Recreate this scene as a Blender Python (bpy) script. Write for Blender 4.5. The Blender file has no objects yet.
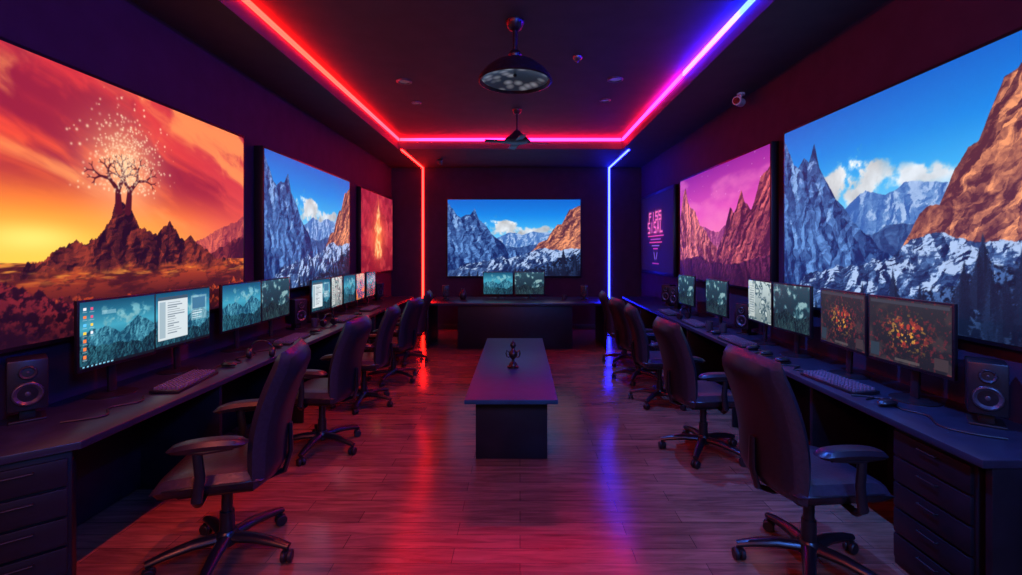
import bpy, bmesh, math, numpy as np
from mathutils import Vector, Matrix
S = bpy.context.scene
COL = S.collection
pi = math.pi
EYE = 1.6

# ------------------------------------------------------------ materials
def mat(name, col, rough=.5, metal=0.0, em=None, es=0.0, var=.25, scale=30, bump=0.0, spec=.5):
    m = bpy.data.materials.new(name); m.use_nodes = True
    nt = m.node_tree; b = nt.nodes['Principled BSDF']
    tc = nt.nodes.new('ShaderNodeTexCoord')
    n = nt.nodes.new('ShaderNodeTexNoise'); n.inputs['Scale'].default_value = scale; n.inputs['Detail'].default_value = 4
    nt.links.new(tc.outputs['Object'], n.inputs['Vector'])
    r = nt.nodes.new('ShaderNodeValToRGB')
    r.color_ramp.elements[0].position = .3; r.color_ramp.elements[1].position = .7
    r.color_ramp.elements[0].color = (*[c*(1-var) for c in col], 1)
    r.color_ramp.elements[1].color = (*[min(1, c*(1+var)) for c in col], 1)
    nt.links.new(n.outputs['Fac'], r.inputs['Fac'])
    nt.links.new(r.outputs['Color'], b.inputs['Base Color'])
    b.inputs['Roughness'].default_value = rough; b.inputs['Metallic'].default_value = metal
    b.inputs['Specular IOR Level'].default_value = spec
    if bump:
        bp = nt.nodes.new('ShaderNodeBump'); bp.inputs['Strength'].default_value = bump; bp.inputs['Distance'].default_value = .01
        nt.links.new(n.outputs['Fac'], bp.inputs['Height']); nt.links.new(bp.outputs['Normal'], b.inputs['Normal'])
    if em:
        b.inputs['Emission Color'].default_value = (*em, 1); b.inputs['Emission Strength'].default_value = es
    return m

def led_mat(name, stops, strength, axis='X'):
    m = bpy.data.materials.new(name); m.use_nodes = True
    nt = m.node_tree; b = nt.nodes['Principled BSDF']
    tc = nt.nodes.new('ShaderNodeTexCoord'); sp = nt.nodes.new('ShaderNodeSeparateXYZ')
    nt.links.new(tc.outputs['Generated'], sp.inputs[0])
    r = nt.nodes.new('ShaderNodeValToRGB')
    els = r.color_ramp.elements
    while len(els) < len(stops): els.new(.5)
    for e, (p, c) in zip(els, stops):
        e.position = p; e.color = (*c, 1)
    nt.links.new(sp.outputs[axis], r.inputs['Fac'])
    nt.links.new(r.outputs['Color'], b.inputs['Emission Color'])
    b.inputs['Base Color'].default_value = (.02, .02, .02, 1)
    b.inputs['Emission Strength'].default_value = strength
    return m

def pic_mat(name, strength=1.0, gloss=.35, spec=.3):
    m = bpy.data.materials.new(name); m.use_nodes = True
    nt = m.node_tree; b = nt.nodes['Principled BSDF']
    a = nt.nodes.new('ShaderNodeAttribute'); a.attribute_name = 'paint'
    nt.links.new(a.outputs['Color'], b.inputs['Emission Color'])
    b.inputs['Base Color'].default_value = (.006, .006, .008, 1)
    b.inputs['Roughness'].default_value = gloss
    b.inputs['Specular IOR Level'].default_value = spec
    b.inputs['Emission Strength'].default_value = strength
    return m

M_wall = mat('wall_paint', (.038, .019, .040), .7, scale=6, var=.15, bump=.05, spec=.2)
M_ceil = mat('ceiling_paint', (.065, .063, .070), .65, scale=5, var=.10, spec=.25)
M_base = mat('baseboard_paint', (.02, .016, .024), .5)
M_desk = mat('desk_laminate', (.014, .019, .034), .28, scale=14, var=.2)
M_desk2 = mat('desk_panel_dark', (.006, .006, .010), .45, scale=10, var=.3, spec=.3)
M_table = mat('table_laminate', (.012, .065, .110), .36, scale=12, var=.12, spec=.25)
M_ped = mat('pedestal_laminate', (.006, .008, .013), .5, scale=12, var=.2, spec=.3)
M_fab = mat('chair_leather', (.022, .019, .028), .32, scale=60, var=.25, bump=.15)
M_plas = mat('black_plastic', (.008, .008, .011), .30, scale=50)
M_plas2 = mat('matte_plastic', (.011, .010, .015), .36, scale=50)
M_spk = mat('speaker_plastic', (.009, .009, .013), .36, scale=50, spec=.4)
M_key = mat('keycap_plastic', (.10, .10, .13), .4, scale=50)
M_cone = mat('speaker_cone', (.040, .040, .052), .35, scale=80)
M_rubber = mat('rubber', (.005, .005, .006), .5)
M_metal = mat('dark_metal', (.05, .045, .055), .35, metal=.8)
M_steel = mat('grey_metal', (.18, .17, .20), .35, metal=.8)
M_white = mat('white_plastic', (.60, .60, .63), .4)
M_brass = mat('aged_bronze', (.06, .045, .04), .35, metal=.8, scale=60, var=.5)
M_frame = mat('screen_frame', (.006, .005, .008), .4)
M_lens = mat('lamp_lens', (.2, .2, .22), .3, em=(.6, .5, .6), es=.05)  # faint emission added to the lens, though the downlights are off
M_pic = pic_mat('wall_picture', 1.14, .55, .2)
M_scr = pic_mat('monitor_picture', 1.3, .25)

def wood():
    m = bpy.data.materials.new('floor_wood'); m.use_nodes = True
    nt = m.node_tree; b = nt.nodes['Principled BSDF']; L = nt.links.new
    tc = nt.nodes.new('ShaderNodeTexCoord')
    br = nt.nodes.new('ShaderNodeTexBrick')
    br.inputs['Scale'].default_value = 1; br.inputs['Brick Width'].default_value = .95
    br.inputs['Row Height'].default_value = .12; br.inputs['Mortar Size'].default_value = .002
    br.inputs['Mortar Smooth'].default_value = .5
    br.inputs['Color1'].default_value = (.25, .118, .066, 1); br.inputs['Color2'].default_value = (.165, .078, .046, 1)
    br.inputs['Mortar'].default_value = (.045, .022, .016, 1); br.offset = .37
    L(tc.outputs['Object'], br.inputs['Vector'])
    mp = nt.nodes.new('ShaderNodeMapping'); mp.inputs['Scale'].default_value = (1.8, 18, 1)
    L(tc.outputs['Object'], mp.inputs['Vector'])
    n = nt.nodes.new('ShaderNodeTexNoise'); n.inputs['Scale'].default_value = 1.6; n.inputs['Detail'].default_value = 8; n.inputs['Roughness'].default_value = .62
    n.inputs['Distortion'].default_value = .8
    L(mp.outputs['Vector'], n.inputs['Vector'])
    r = nt.nodes.new('ShaderNodeValToRGB'); r.color_ramp.elements[0].position = .34; r.color_ramp.elements[1].position = .66
    r.color_ramp.elements[0].color = (.55, .55, .55, 1); r.color_ramp.elements[1].color = (1.2, 1.2, 1.2, 1)
    L(n.outputs['Fac'], r.inputs['Fac'])
    mx = nt.nodes.new('ShaderNodeMixRGB'); mx.blend_type = 'MULTIPLY'; mx.inputs['Fac'].default_value = 1
    L(br.outputs['Color'], mx.inputs[1]); L(r.outputs['Color'], mx.inputs[2])
    L(mx.outputs['Color'], b.inputs['Base Color'])
    mr = nt.nodes.new('ShaderNodeMapRange'); mr.inputs['To Min'].default_value = .14; mr.inputs['To Max'].default_value = .24
    L(n.outputs['Fac'], mr.inputs['Value']); L(mr.outputs['Result'], b.inputs['Roughness'])
    bp = nt.nodes.new('ShaderNodeBump'); bp.inputs['Strength'].default_value = .08; bp.inputs['Distance'].default_value = .003
    L(mx.outputs['Color'], bp.inputs['Height']); L(bp.outputs['Normal'], b.inputs['Normal'])
    return m
M_floor = wood()

def dome_mat():
    m = bpy.data.materials.new('patterned_glass'); m.use_nodes = True
    nt = m.node_tree; b = nt.nodes['Principled BSDF']; L = nt.links.new
    tc = nt.nodes.new('ShaderNodeTexCoord')
    v = nt.nodes.new('ShaderNodeTexVoronoi'); v.inputs['Scale'].default_value = 12
    L(tc.outputs['Object'], v.inputs['Vector'])
    r = nt.nodes.new('ShaderNodeValToRGB'); r.color_ramp.elements[0].position = .12; r.color_ramp.elements[1].position = .55
    r.color_ramp.elements[0].color = (.42, .5, .55, 1); r.color_ramp.elements[1].color = (.03, .05, .08, 1)
    L(v.outputs['Distance'], r.inputs['Fac'])
    L(r.outputs['Color'], b.inputs['Base Color']); L(r.outputs['Color'], b.inputs['Emission Color'])
    b.inputs['Emission Strength'].default_value = .3; b.inputs['Roughness'].default_value = .3
    return m
M_dome = dome_mat()

# ------------------------------------------------------------ mesh helpers
class MB:
    def __init__(s): s.bm = bmesh.new()
    def add(s, t, M=None):
        if M is not None: bmesh.ops.transform(t, matrix=M, verts=t.verts)
        me = bpy.data.meshes.new('tmp'); t.to_mesh(me); t.free()
        s.bm.from_mesh(me); bpy.data.meshes.remove(me); return s
    def box(s, size, c=(0, 0, 0), bev=0.0, seg=2, rot=None, taper=None):
        t = bmesh.new(); bmesh.ops.create_cube(t, size=1)
        for v in t.verts:
            k = 1.0
            if taper and v.co.z > 0: k = taper
            v.co = Vector((v.co.x*size[0]*k, v.co.y*size[1]*k, v.co.z*size[2]))
        if bev: bmesh.ops.bevel(t, geom=list(t.edges), offset=bev, segments=seg, affect='EDGES', profile=.5)
        M = Matrix.Translation(c)
        if rot is not None: M = M @ rot
        return s.add(t, M)
    def cyl(s, r1, r2, h, c=(0, 0, 0), rot=None, n=24):
        t = bmesh.new(); bmesh.ops.create_cone(t, cap_ends=True, segments=n, radius1=r1, radius2=r2, depth=h)
        M = Matrix.Translation(c)
        if rot is not None: M = M @ rot
        return s.add(t, M)
    def lathe(s, prof, c=(0, 0, 0), rot=None, n=36):
        t = bmesh.new(); rings = []
        for r, z in prof:
            if r < 1e-5: rings.append([t.verts.new((0, 0, z))])
            else: rings.append([t.verts.new((r*math.cos(2*pi*i/n), r*math.sin(2*pi*i/n), z)) for i in range(n)])
        for a, b in zip(rings, rings[1:]):
            for i in range(n):
                j = (i+1) % n
                if len(a) == 1 and len(b) == 1: continue
                if len(a) == 1: t.faces.new((a[0], b[j], b[i]))
                elif len(b) == 1: t.faces.new((a[i], a[j], b[0]))
                else: t.faces.new((a[i], a[j], b[j], b[i]))
        bmesh.ops.recalc_face_normals(t, faces=t.faces)
        M = Matrix.Translation(c)
        if rot is not None: M = M @ rot
        return s.add(t, M)
    def tube(s, pts, r, n=10, flat=1.0):
        t = bmesh.new(); pts = [Vector(p) for p in pts]; rings = []
        rs = r if isinstance(r, (list, tuple)) else [r]*len(pts)
        up = Vector((0, 0, 1)); prev = None
        for i, p in enumerate(pts):
            d = (pts[min(i+1, len(pts)-1)]-pts[max(i-1, 0)]).normalized()
            if prev is None:
                ref = up if abs(d.z) < .9 else Vector((1, 0, 0))
                a = d.cross(ref).normalized()
            else:
                a = (prev-d*prev.dot(d)).normalized()
            prev = a; b = d.cross(a)
            rings.append([t.verts.new(p+a*rs[i]*math.cos(2*pi*k/n)+b*rs[i]*flat*math.sin(2*pi*k/n)) for k in range(n)])
        for A, B in zip(rings, rings[1:]):
            for k in range(n): t.faces.new((A[k], A[(k+1) % n], B[(k+1) % n], B[k]))
        t.faces.new(rings[0][::-1]); t.faces.new(rings[-1])
        bmesh.ops.recalc_face_normals(t, faces=t.faces)
        return s.add(t)
    def pillow(s, fn, nd, th, na=14, nt_=16, k=.45, pw=5):
        t = bmesh.new(); nd = Vector(nd); g = {}
        for side in (1, -1):
            for i in range(na+1):
                for j in range(nt_+1):
                    a = -1+2*i/na; b = -1+2*j/nt_
                    A = a*math.sqrt(1-k*b*b/2); B = b*math.sqrt(1-k*a*a/2)
                    q = math.sqrt(max(0, (1-abs(a)**pw)*(1-abs(b)**pw)))
                    g[side, i, j] = t.verts.new(Vector(fn(A, B))+nd*th*q*side)
        for side in (1, -1):
            for i in range(na):
                for j in range(nt_):
                    f = [g[side, i, j], g[side, i+1, j], g[side, i+1, j+1], g[side, i, j+1]]
                    t.faces.new(f if side == 1 else f[::-1])
        bmesh.ops.remove_doubles(t, verts=t.verts, dist=.0004)
        bmesh.ops.recalc_face_normals(t, faces=t.faces)
        return s.add(t)
    def prism(s, poly, z0, z1, bev=0.0):
        t = bmesh.new()
        lo = [t.verts.new((x, y, z0)) for x, y in poly]; hi = [t.verts.new((x, y, z1)) for x, y in poly]
        n = len(poly)
        t.faces.new(lo[::-1]); t.faces.new(hi)
        for i in range(n): t.faces.new((lo[i], lo[(i+1) % n], hi[(i+1) % n], hi[i]))
        bmesh.ops.recalc_face_normals(t, faces=t.faces)
        if bev: bmesh.ops.bevel(t, geom=list(t.edges), offset=bev, segments=2, affect='EDGES', profile=.5)
        return s.add(t)
    def mesh(s, name, m):
        for f in s.bm.faces: f.smooth = True
        for e in s.bm.edges:
            if len(e.link_faces) == 2 and e.calc_face_angle(0) > math.radians(38): e.smooth = False
        me = bpy.data.meshes.new(name); s.bm.to_mesh(me); s.bm.free(); me.materials.append(m)
        return me
    def obj(s, name, m, parent=None, loc=(0, 0, 0), rot=(0, 0, 0)):
        return link(name, s.mesh(name, m), parent, loc, rot)

def link(name, me, parent=None, loc=(0, 0, 0), rot=(0, 0, 0)):
    o = bpy.data.objects.new(name, me); COL.objects.link(o)
    o.location = loc; o.rotation_euler = rot
    if parent: o.parent = parent
    return o

def tag(o, label, cat, group=None, kind=None):
    o['label'] = label; o['category'] = cat
    if group: o['group'] = group
    if kind: o['kind'] = kind
    return o

def thing(name, label, cat, loc=(0, 0, 0), rz=0.0, group=None):
    o = bpy.data.objects.new(name, None); o.empty_display_size = .1; COL.objects.link(o)
    o.location = loc; o.rotation_euler = (0, 0, rz)
    return tag(o, label, cat, group)

def copy_tree(root, loc, rz, scale=None, label=None):
    made = set()
    def rec(o, parent):
        c = o.copy(); COL.objects.link(c); made.add(c)
        if parent: c.parent = parent
        for ch in list(o.children):
            if ch not in made: rec(ch, c)
        return c
    r = rec(root, None)
    r.location = loc; r.rotation_euler = (0, 0, rz)
    if scale: r.scale = scale
    if label: r['label'] = label
    return r

RX = lambda a: Matrix.Rotation(a, 4, 'X')
RY = lambda a: Matrix.Rotation(a, 4, 'Y')
RZ = lambda a: Matrix.Rotation(a, 4, 'Z')

# ------------------------------------------------------------ room
XL, XR, YB, YF = -2.6, 2.45, 9.5, -1.6
ZP, ZC = 3.267, 3.45
def structure(o, label=None):
    o['kind'] = 'structure'
    if label: o['label'] = label; o['category'] = label.split()[-1]
    return o
structure(MB().box((XR-XL+.4, YB-YF+.2, .1), ((XL+XR)/2, (YB+YF)/2+.1, -.05)).obj('floor', M_floor), 'dark reddish wood plank floor')
structure(MB().box((.2, YB-YF+.2, 3.7), (XL-.1, (YB+YF)/2+.1, 1.85)).obj('wall_left', M_wall), 'dark plum painted side wall')
structure(MB().box((.2, YB-YF+.2, 3.7), (XR+.1, (YB+YF)/2+.1, 1.85)).obj('wall_right', M_wall), 'dark plum painted side wall')
structure(MB().box((XR-XL, .2, 3.7), ((XL+XR)/2, YB+.1, 1.85)).obj('wall_back', M_wall), 'dark plum painted end wall')
TL, TR, TB = -2.01, 1.70, 7.76
cb = MB()
cb.box((TL-XL, YB-YF, .4), ((XL+TL)/2, (YB+YF)/2, ZP+.2))
cb.box((XR-TR, YB-YF, .4), ((XR+TR)/2, (YB+YF)/2, ZP+.2))
cb.box((TR-TL, YB-TB, .4), ((TR+TL)/2, (YB+TB)/2, ZP+.2))
cb.box((TR-TL, TB-YF, .2), ((TR+TL)/2, (TB+YF)/2, ZC+.1))
structure(cb.obj('ceiling', M_ceil), 'dark tray ceiling')
structure(MB().box((.015, YB-YF, .1), (XL+.0075, (YB+YF)/2, .05), .003).obj('baseboard_left', M_base), 'dark baseboard')
structure(MB().box((.015, YB-YF, .1), (XR-.0075, (YB+YF)/2, .05), .003).obj('baseboard_right', M_base), 'dark baseboard')
structure(MB().box((XR-XL-.04, .015, .1), ((XL+XR)/2, YB-.0075, .05), .003).obj('baseboard_back', M_base), 'dark baseboard')

# LED strips
LS = 52; LB = 105
red = (1, .0050, .0030); red2 = (1, .0040, .009); pink = (1, .0040, .06); mag = (.62, .005, .60); blue = (.0045, .009, 1); purp = (.10, .006, 1)
w = .045
tag(MB().box((.02, TB-YF-.02, w), (TL+.012, (TB+YF)/2, ZC-.03), .004).obj('led_strip', led_mat('led_red', [(0, red), (.7, red), (1, red2)], LS, 'Y')),
    'glowing red light strip along the ceiling recess edge', 'light strip')
tag(MB().box((TR-TL-.06, .02, w), ((TR+TL)/2, TB-.012, ZC-.03), .004).obj('led_strip', led_mat('led_back', [(0, red2), (.45, pink), (1, pink)], LS, 'X')),
    'glowing red to pink light strip across the ceiling recess', 'light strip')
tag(MB().box((.02, TB-.03-4.9, w), (TR-.012, (TB-.03+4.9)/2, ZC-.03), .004).obj('led_strip', led_mat('led_pink', [(0, mag), (.5, pink), (1, pink)], LS, 'Y')),
    'glowing magenta light strip along the ceiling recess edge', 'light strip')
tag(MB().box((.02, 4.86-YF, w), (TR-.012, (4.86+YF)/2, ZC-.03), .004).obj('led_strip', led_mat('led_blue', [(0, blue), (.8, blue), (.93, purp), (1, purp)], LB, 'Y')),
    'glowing blue to violet light strip along the ceiling recess edge', 'light strip')
for x, mt, lab in ((-1.96, led_mat('led_salmon', [(0, (1, .008, .004)), (1, (1, .006, .005))], 38, 'Z'), 'glowing red light strip running down the end wall'),
                   (1.80, led_mat('led_blue_wall', [(0, (.008, .013, 1)), (1, (.010, .015, 1))], 52, 'Z'), 'glowing blue light strip running down the end wall')):
    y0 = TB+.01
    m = MB().box((.035, YB-y0-.01, .016), (x, (YB+y0)/2, ZP-.009), .003)
    m.box((.035, .016, ZP-.11), (x, YB-.009, (ZP+.10)/2), .003)
    tag(m.obj('led_strip', mt), lab, 'light strip')

# ------------------------------------------------------------ numpy painter
_T = {}
def tab(seed):
    if seed not in _T: _T[seed] = np.random.RandomState(seed).rand(128, 128)
    return _T[seed]
def vn(x, y, seed):
    T = tab(seed)
    xi = np.floor(x).astype(int); yi = np.floor(y).astype(int)
    fx = x-xi; fy = y-yi; fx = fx*fx*(3-2*fx); fy = fy*fy*(3-2*fy)
    a = T[xi % 128, yi % 128]; b = T[(xi+1) % 128, yi % 128]; c = T[xi % 128, (yi+1) % 128]; d = T[(xi+1) % 128, (yi+1) % 128]
    return (a*(1-fx)+b*fx)*(1-fy)+(c*(1-fx)+d*fx)*fy
def tvn(x, y, seed):
    T = tab(seed); x = x+y*.5
    xi = np.floor(x).astype(int); yi = np.floor(y).astype(int)
    fx = x-xi; fy = y-yi
    a = T[xi % 128, yi % 128]; b = T[(xi+1) % 128, yi % 128]; c = T[xi % 128, (yi+1) % 128]; d = T[(xi+1) % 128, (yi+1) % 128]
    lo = fx+fy < 1
    gx = np.where(lo, b-a, d-c); gy = np.where(lo, c-a, d-b)
    return gx, gy+gx*.5
def rotc(x, y, i):
    c, s = math.cos(.6*i), math.sin(.6*i); return x*c-y*s+7.3*i, x*s+y*c+3.1*i
def fbm(x, y, seed, o=5, g=.5):
    s = 0; A = 1; t = 0
    for i in range(o):
        a, b = rotc(x, y, i); s = s+A*vn(a*2**i, b*2**i, seed+i); t += A; A *= g
    return s/t
def ridged(x, y, seed, o=5, g=.55):
    s = 0; A = 1; t = 0
    for i in range(o):
        a, b = rotc(x, y, i); s = s+A*(1-abs(2*vn(a*2**i, b*2**i, seed+i)-1)); t += A; A *= g
    return s/t
def facets(x, y, seed, o=5, g=.78):
    s = 0; A = 1; t = 0
    for i in range(o):
        th = .7*i; c, sn = math.cos(th), math.sin(th)
        a = (x*c-y*sn)*2**i+5.1*i; b = (x*sn+y*c)*2**i+2.7*i
        gx, gy = tvn(a, b, seed+i)
        wx = gx*c+gy*sn; wy = -gx*sn+gy*c
        s = s+A*(wx*.75-wy*.65); t += A; A *= g
    return s/t
def canvas(w, h, asp):
    U, V = np.meshgrid(np.linspace(0, 1, w), np.linspace(0, 1, h))
    return U, V, U*asp, np.zeros((h, w, 3))
def C8(*c): return np.array(c)/255.
def grad(V, stops):
    p = [s[0] for s in stops]
    return np.stack([np.interp(V, p, [s[1][k]/255. for s in stops]) for k in range(3)], -1)
def mixi(img, col, a):
    a = np.clip(a, 0, 1)[..., None]; return img*(1-a)+col*a
def ss(x, a, b):
    t = np.clip((x-a)/(b-a), 0, 1); return t*t*(3-2*t)
def mount(img, U, V, X, pts, rough, seed, light, dark, sc=6, con=1.0, snow=None, ang=.5, soft=.004, lower=None, nfreq=5, fine_a=.34, vs=.8):
    xs = [p[0] for p in pts]; ys = [p[1] for p in pts]
    def lin1(x, sd):
        T = tab(sd)[0]; xi = np.floor(x).astype(int); f = x-xi
        return T[xi % 128]*(1-f)+T[(xi+1) % 128]*f
    jag = sum(lin1(X*nfreq*2.1**i, seed+i)*.56**i for i in range(6))/2.2
    sil = np.interp(U, xs, ys)+(jag-.5)*rough
    wx = (fbm(X*14, V*14, seed+40, 4)-.5)*.07; wy = (fbm(X*14+9, V*14, seed+41, 4)-.5)*.07
    Px = X+wx+V*ang*.45; Py = V*vs+wy
    s = facets(Px*sc*.8, Py*sc*.8, seed+20)
    fine = fbm(X*46, V*40, seed+70, 3)-.5
    big = fbm(Px*2.2, Py*2.4, seed+60, 3)
    sh = np.clip(.40+s*con*1.15+(big-.5)*.75+fine*fine_a, 0, 1)
    light = np.array(light)/255.; dark = np.array(dark)/255.
    col = dark+(light-dark)*sh[..., None]
    if snow is not None:
        sn, lev, amt = snow
        k = ss(sh*.45+.8*fbm(X*sc*2, V*sc*2.6, seed+50)+(V-lev)*.6, .60, .72)*amt
        col = mixi(col, np.array(sn)/255., k)
    al = ss(sil-V, 0, soft)
    if lower is not None: al = al*ss(V+(fbm(X*12, V*12, seed+5)-.5)*.08, lower-.02, lower+.03)
    return mixi(img, col, al)
def clouds(img, U, V, X, cu, cv, ru, rv, seed, col, amt=1.0):
    d = ((U-cu)/ru)**2+((V-cv)/rv)**2
    n = fbm(X*7, V*9, seed, 6, .55)
    a = ss(n-.18*d+.12, .46, .66)*np.exp(-d*.5)
    sh = .84+.4*(fbm(X*9+.3, V*9-.4, seed, 5)-.5)
    return mixi(img, np.array(col)/255.*sh[..., None], a*amt*1.5)
def pines(img, U, V, X, asp, n, seed, ulo, uhi, base, hgt, dark, light):
    rs = np.random.RandomState(seed); h, w = U.shape
    for i in range(n):
        t = i/n
        u = ulo+(uhi-ulo)*rs.rand()
        b = np.interp(u, [p[0] for p in base], [p[1] for p in base])-t*.2+.06*rs.rand()-.08
        H = hgt*(.35+1.1*rs.rand()**1.5); wd = H*(.22+.14*rs.rand()); lean = (rs.rand()-.5)*.15
        top = b+H
        i0, i1 = max(0, int((u-wd/asp)*w)-2), min(w, int((u+wd/asp)*w)+3)
        j0, j1 = max(0, int((b-.05)*h)), min(h, int(top*h)+2)
        if i1-i0 < 2 or j1-j0 < 2: continue
        Us = U[j0:j1, i0:i1]; Vs = V[j0:j1, i0:i1]
        k = np.clip((top-Vs)/H, 0, 1.3)
        tier = (k*(4+2*rs.rand())+.4*rs.rand(*Us.shape)) % 1
        half = wd*k*(.5+.5*tier)
        a = ss(half-abs((Us-u)*asp-lean*(Vs-b))+.003, 0, .008)*(Vs < top)
        shd = np.clip(.12+.35*rs.rand(*Us.shape)*(1-k*.6)+.2*(Us < u)*(rs.rand()), 0, 1)
        c = np.array(dark)/255.+(np.array(light)/255.-np.array(dark)/255.)*shd[..., None]
        img[j0:j1, i0:i1] = mixi(img[j0:j1, i0:i1], c, a)
    return img
def bushes(img, U, V, X, pts, seed, dark, light, f=20, amp=.08):
    xs = [p[0] for p in pts]; ys = [p[1] for p in pts]
    for k in range(3):
        sil = np.interp(U, xs, ys)-.06*k+(fbm(X*f, X*0+k, seed+k, 5, .65)-.5)*amp*2+(fbm(X*60, V*60, seed+7, 2)-.5)*.05
        t = fbm(X*38, V*42, seed+9+k, 4, .7)
        rim = np.exp(-np.abs(sil-V)/.03)*.35
        col = np.array(dark)/255.+(np.array(light)/255.-np.array(dark)/255.)*np.clip(ss(t, .46, .62)*(.9-.25*k)+rim, 0, 1)[..., None]
        img = mixi(img, col, ss(sil-V, 0, .012))
    return img

def paint_alpine(w, h, asp):
    U, V, X, img = canvas(w, h, asp)
    img = grad(V, [(0, (150, 205, 235)), (.45, (130, 208, 244)), (.62, (58, 170, 235)), (.8, (12, 128, 222)), (1, (4, 98, 200))])
    img = clouds(img, U, V, X, .40, .66, .14, .12, 6, (245, 250, 255), 1.0)
    img = clouds(img, U, V, X, .46, .57, .14, .09, 19, (240, 248, 255), 1.0)
    img = clouds(img, U, V, X, .68, .61, .18, .05, 9, (235, 245, 255), .8)
    img = mount(img, U, V, X, [(0, .4), (.3, .46), (.36, .48), (.476, .57), (.56, .535), (.63, .58), (.733, .57), (.85, .55), (1, .6)], .07, 13,
                (130, 170, 220), (48, 95, 168), 8, 1.0, ((200, 216, 245), .55, .5), .4)
    img = mount(img, U, V, X, [(0, .42), (.3, .40), (.5, .38), (.62, .42), (.8, .44), (1, .4)], .08, 33, (74, 112, 172), (26, 54, 110), 8, 1.0, None, .4)
    img = mount(img, U, V, X, [(0, .95), (.035, .88), (.07, .78), (.10, .76), (.14, .82), (.17, .80), (.205, .88), (.235, .74), (.28, .66), (.33, .55), (.40, .46), (.476, .385), (.6, .28), (.75, .15), (1, .05)],
                .08, 3, (98, 146, 212), (10, 36, 92), 5, 1.3, ((175, 204, 242), .95, .45), 1.1, nfreq=9)
    img = mount(img, U, V, X, [(.45, .05), (.6, .256), (.65, .36), (.686, .44), (.72, .47), (.75, .477), (.793, .60), (.83, .68), (.859, .69), (.895, .81), (.92, .88), (.945, .88), (1, .93)],
                .06, 71, (244, 156, 110), (84, 42, 58), 6, 1.3, None, -.9, nfreq=8, fine_a=.6)
    img = mount(img, U, V, X, [(0, .08), (.2, .17), (.36, .24), (.5, .25), (.6, .30), (.68, .36), (.74, .38), (.85, .34), (1, .36)], .08, 90,
                (86, 124, 182), (12, 30, 74), 8, 1.1, ((190, 212, 248), .27, .8), .0, nfreq=10, vs=1.5, fine_a=.5)
    img = bushes(img, U, V, X, [(0, -.02), (.3, .0), (.5, .06), (.7, .13), (.82, .22), (1, .30)], 55, (6, 14, 34), (66, 100, 156), 9, .07)
    img = pines(img, U, V, X, asp, 60, 8, .0, 1.0, [(0, .0), (.3, .02), (.5, .08), (.7, .14), (.85, .22), (1, .28)], .13, (4, 10, 26), (52, 84, 138))
    return np.clip(img, 0, 1)

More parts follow.
